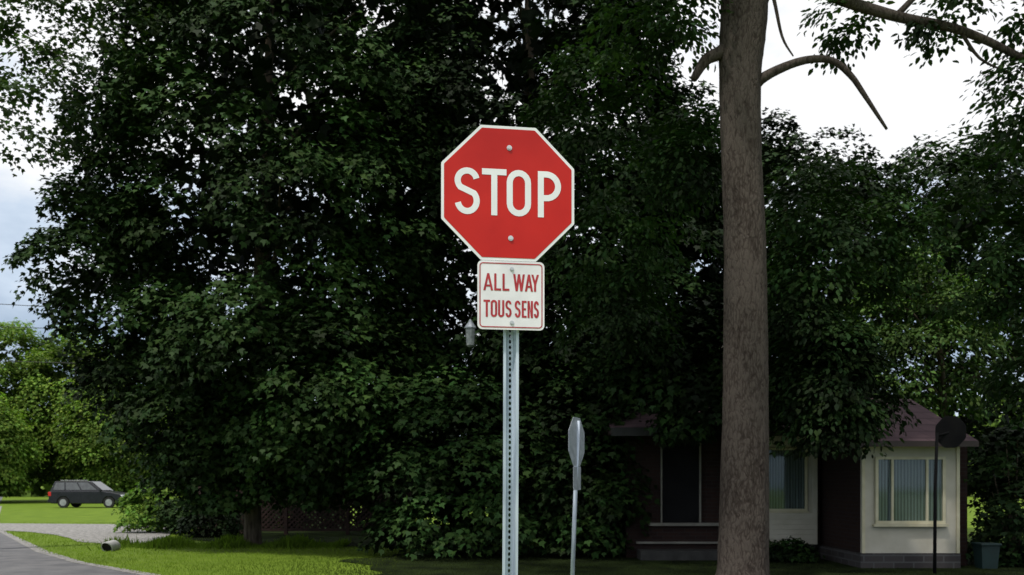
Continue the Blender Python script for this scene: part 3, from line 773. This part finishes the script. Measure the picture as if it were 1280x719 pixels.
# ------------------------------------------------------------ CAR
cx, cy = -26.6, 57.5
car = thing('parked_car', (cx,cy,0), 'dark grey family car parked on the grass beside the driveway', 'car')
def cm(name, V, F, matl, bevel=0, smooth=False, parent=None):
    ob = mesh_obj(name, [(cx+x, cy+y, z) for x,y,z in V], F, matl, None, smooth)
    if bevel:
        b_ = ob.modifiers.new('b','BEVEL'); b_.width = bevel; b_.segments = 3; b_.limit_method = 'ANGLE'
    attach(ob, parent or car)
    return ob
prof = [(-2.22,.28),(-2.33,.6),(-2.27,1.04),(.95,1.06),(1.55,.98),(2.12,.86),(2.31,.64),(2.28,.28),
        (1.85,.26),(1.80,.50),(1.62,.68),(1.28,.68),(1.10,.50),(1.05,.26),(-1.0,.26),(-1.05,.50),(-1.23,.68),(-1.57,.68),(-1.75,.50),(-1.80,.26)]
n = len(prof)
V = [(x,-.9,z) for x,z in prof]+[(x,.9,z) for x,z in prof]
F = [tuple(range(n)), tuple(reversed(range(n,2*n)))]
for i in range(n):
    j = (i+1)%n; F.append((i, n+i, n+j, j))
cm('body', V, F, M['carpaint'], bevel=.05)
V = [(-2.24,-.86,1.05),(1.0,-.86,1.05),(1.0,.86,1.05),(-2.24,.86,1.05),(-2.02,-.7,1.66),(.18,-.7,1.68),(.18,.7,1.68),(-2.02,.7,1.66)]
F = [(4,5,6,7),(0,1,5,4),(1,2,6,5),(2,3,7,6),(3,0,4,7)]
cm('cabin', V, F, M['carpaint'], bevel=.04)
def gp(t, u):
    b0 = Vector((-2.24,-.86,1.05)); b1 = Vector((1.0,-.86,1.05)); t0 = Vector((-2.02,-.7,1.66)); t1 = Vector((.18,-.7,1.68))
    return b0.lerp(b1,t).lerp(t0.lerp(t1,t),u)
for sgn in (1,-1):
    for (a_, c_) in ((.05,.28),(.31,.60),(.63,.93)):
        q = [gp(a_,.12), gp(c_,.12), gp(c_-(.03 if c_>.9 else 0),.86), gp(a_,.86)]
        cm('side_window', [(v.x, (v.y-.012)*sgn, v.z+.003) for v in q], [(0,1,2,3)], M['carglass'])
cm('windscreen', [(.99,-.74,1.11),(.99,.74,1.11),(.27,.62,1.64),(.27,-.62,1.64)], [(0,1,2,3)], M['carglass'])
cm('rear_window', [(-2.25,-.7,1.15),(-2.25,.7,1.15),(-2.07,.6,1.6),(-2.07,-.6,1.6)], [(0,3,2,1)], M['carglass'])
for wx in (1.45,-1.4):
    for wy in (-.82,.82):
        V, F = tube([(wx,wy-.1,.34),(wx,wy+.1,.34)], [.34,.34], 20)
        cm('wheel', V, F, M['rubber'])
        V, F = tube([(wx,wy-.112*(1 if wy<0 else -1),.34),(wx,wy-.09*(1 if wy<0 else -1),.34)], [.21,.22], 14)
        cm('rim', V, F, M['rim'])
for wy in (-.7,.7):
    V, F = boxes([(2.16,2.30,wy-.17,wy+.17,.66,.80)]); cm('headlight', V, F, M['lampglass'], .02)
    V, F = boxes([(-2.345,-2.15,wy-.22*(1 if wy<0 else .6),wy+.22*(1 if wy>0 else .6),.74,1.0)]); cm('tail_light', V, F, M['taillamp'], .02)
V, F = boxes([(2.2,2.36,-.85,.85,.32,.52)]); cm('front_bumper', V, F, M['carpaint'], .04)
V, F = boxes([(-2.4,-2.24,-.85,.85,.32,.55)]); cm('rear_bumper', V, F, M['carpaint'], .04)
V, F = boxes([(.85,1.0,-1.02,-.9,1.05,1.17)]); cm('side_mirror', V, F, M['carpaint'], .02)
V, F = boxes([(-1.7,0,-.62,-.58,1.70,1.735)]); cm('roof_rail', V, F, M['rim'], .01)

# ------------------------------------------------------------ WIRES
for (z0, z1) in ((9.4,8.8),(8.4,8.15),(6.9,6.6)):
    P = [(-34+31*i/16, 40, z0+(z1-z0)*(i-6)/6*1.0 + .25*((i-8)/8)**2) for i in range(17)]
    V, F = tube(P, [.016]*17, 5)
    ob = mesh_obj('power_line', V, F, M['wire']); ob['label'] = 'thin black overhead power line sagging across the sky'; ob['category'] = 'power line'; ob['group'] = 'overhead wires'

# ------------------------------------------------------------ LIGHT / SKY
sun_dir = Vector((-.28,-.40,.87)).normalized()
sd = bpy.data.lights.new('sun','SUN'); sd.energy = 3.0; sd.angle = math.radians(3); sd.color = (1,.95,.88)
so = bpy.data.objects.new('sun', sd); COL.objects.link(so)
so.rotation_euler = sun_dir.to_track_quat('Z','Y').to_euler()
w = bpy.data.worlds.new('World'); scene.world = w; w.use_nodes = True
nt = w.node_tree
for n_ in list(nt.nodes): nt.nodes.remove(n_)
out = nt.nodes.new('ShaderNodeOutputWorld')
sky = nt.nodes.new('ShaderNodeTexSky'); sky.sky_type = 'NISHITA'; sky.sun_disc = False
sky.sun_elevation = math.asin(sun_dir.z); sky.sun_rotation = math.atan2(sun_dir.x, sun_dir.y)
b1 = nt.nodes.new('ShaderNodeBackground'); b1.inputs[1].default_value = 0.12
nt.links.new(sky.outputs[0], b1.inputs[0])
tc = nt.nodes.new('ShaderNodeTexCoord'); mp = nt.nodes.new('ShaderNodeMapping'); mp.inputs['Scale'].default_value = (1,1,2.2); mp.inputs['Location'].default_value = (.3,.1,.25)
nt.links.new(tc.outputs['Generated'], mp.inputs[0])
no = nt.nodes.new('ShaderNodeTexNoise'); no.inputs['Scale'].default_value = 4.0; no.inputs['Detail'].default_value = 8; no.inputs['Roughness'].default_value = .55
nt.links.new(mp.outputs[0], no.inputs['Vector'])
sp = nt.nodes.new('ShaderNodeSeparateXYZ'); nt.links.new(tc.outputs['Generated'], sp.inputs[0])
mr = nt.nodes.new('ShaderNodeMapRange'); mr.inputs[1].default_value = .16; mr.inputs[2].default_value = .38; mr.inputs[3].default_value = -.19; mr.inputs[4].default_value = .10
nt.links.new(sp.outputs[2], mr.inputs[0])
ad = nt.nodes.new('ShaderNodeMath'); ad.operation = 'ADD'; nt.links.new(no.outputs[0], ad.inputs[0]); nt.links.new(mr.outputs[0], ad.inputs[1])
rp = nt.nodes.new('ShaderNodeValToRGB'); cr = rp.color_ramp
cr.elements[0].position = .22; cr.elements[0].color = (.34,.44,.58,1); cr.elements[1].position = .58; cr.elements[1].color = (1.0,1.0,1.0,1)
e_ = cr.elements.new(.40); e_.color = (.60,.70,.83,1)
nt.links.new(ad.outputs[0], rp.inputs[0])
b2 = nt.nodes.new('ShaderNodeBackground'); b2.inputs[1].default_value = 1.12; nt.links.new(rp.outputs[0], b2.inputs[0])
mx = nt.nodes.new('ShaderNodeMixShader'); mx.inputs[0].default_value = .9
nt.links.new(b1.outputs[0], mx.inputs[1]); nt.links.new(b2.outputs[0], mx.inputs[2]); nt.links.new(mx.outputs[0], out.inputs[0])

# ------------------------------------------------------------ CAMERA (level, lens shifted up)
cd = bpy.data.cameras.new('camera'); cam = bpy.data.objects.new('camera', cd); COL.objects.link(cam)
cam.location = (0,0,1.5); cam.rotation_euler = (math.radians(90), 0, 0)
cd.sensor_width = 36; cd.lens = 31.9; cd.shift_y = .1918; cd.clip_end = 3000; cd.clip_start = .05
cd.dof.use_dof = True; cd.dof.focus_distance = 4.6; cd.dof.aperture_fstop = 5.5
scene.camera = cam
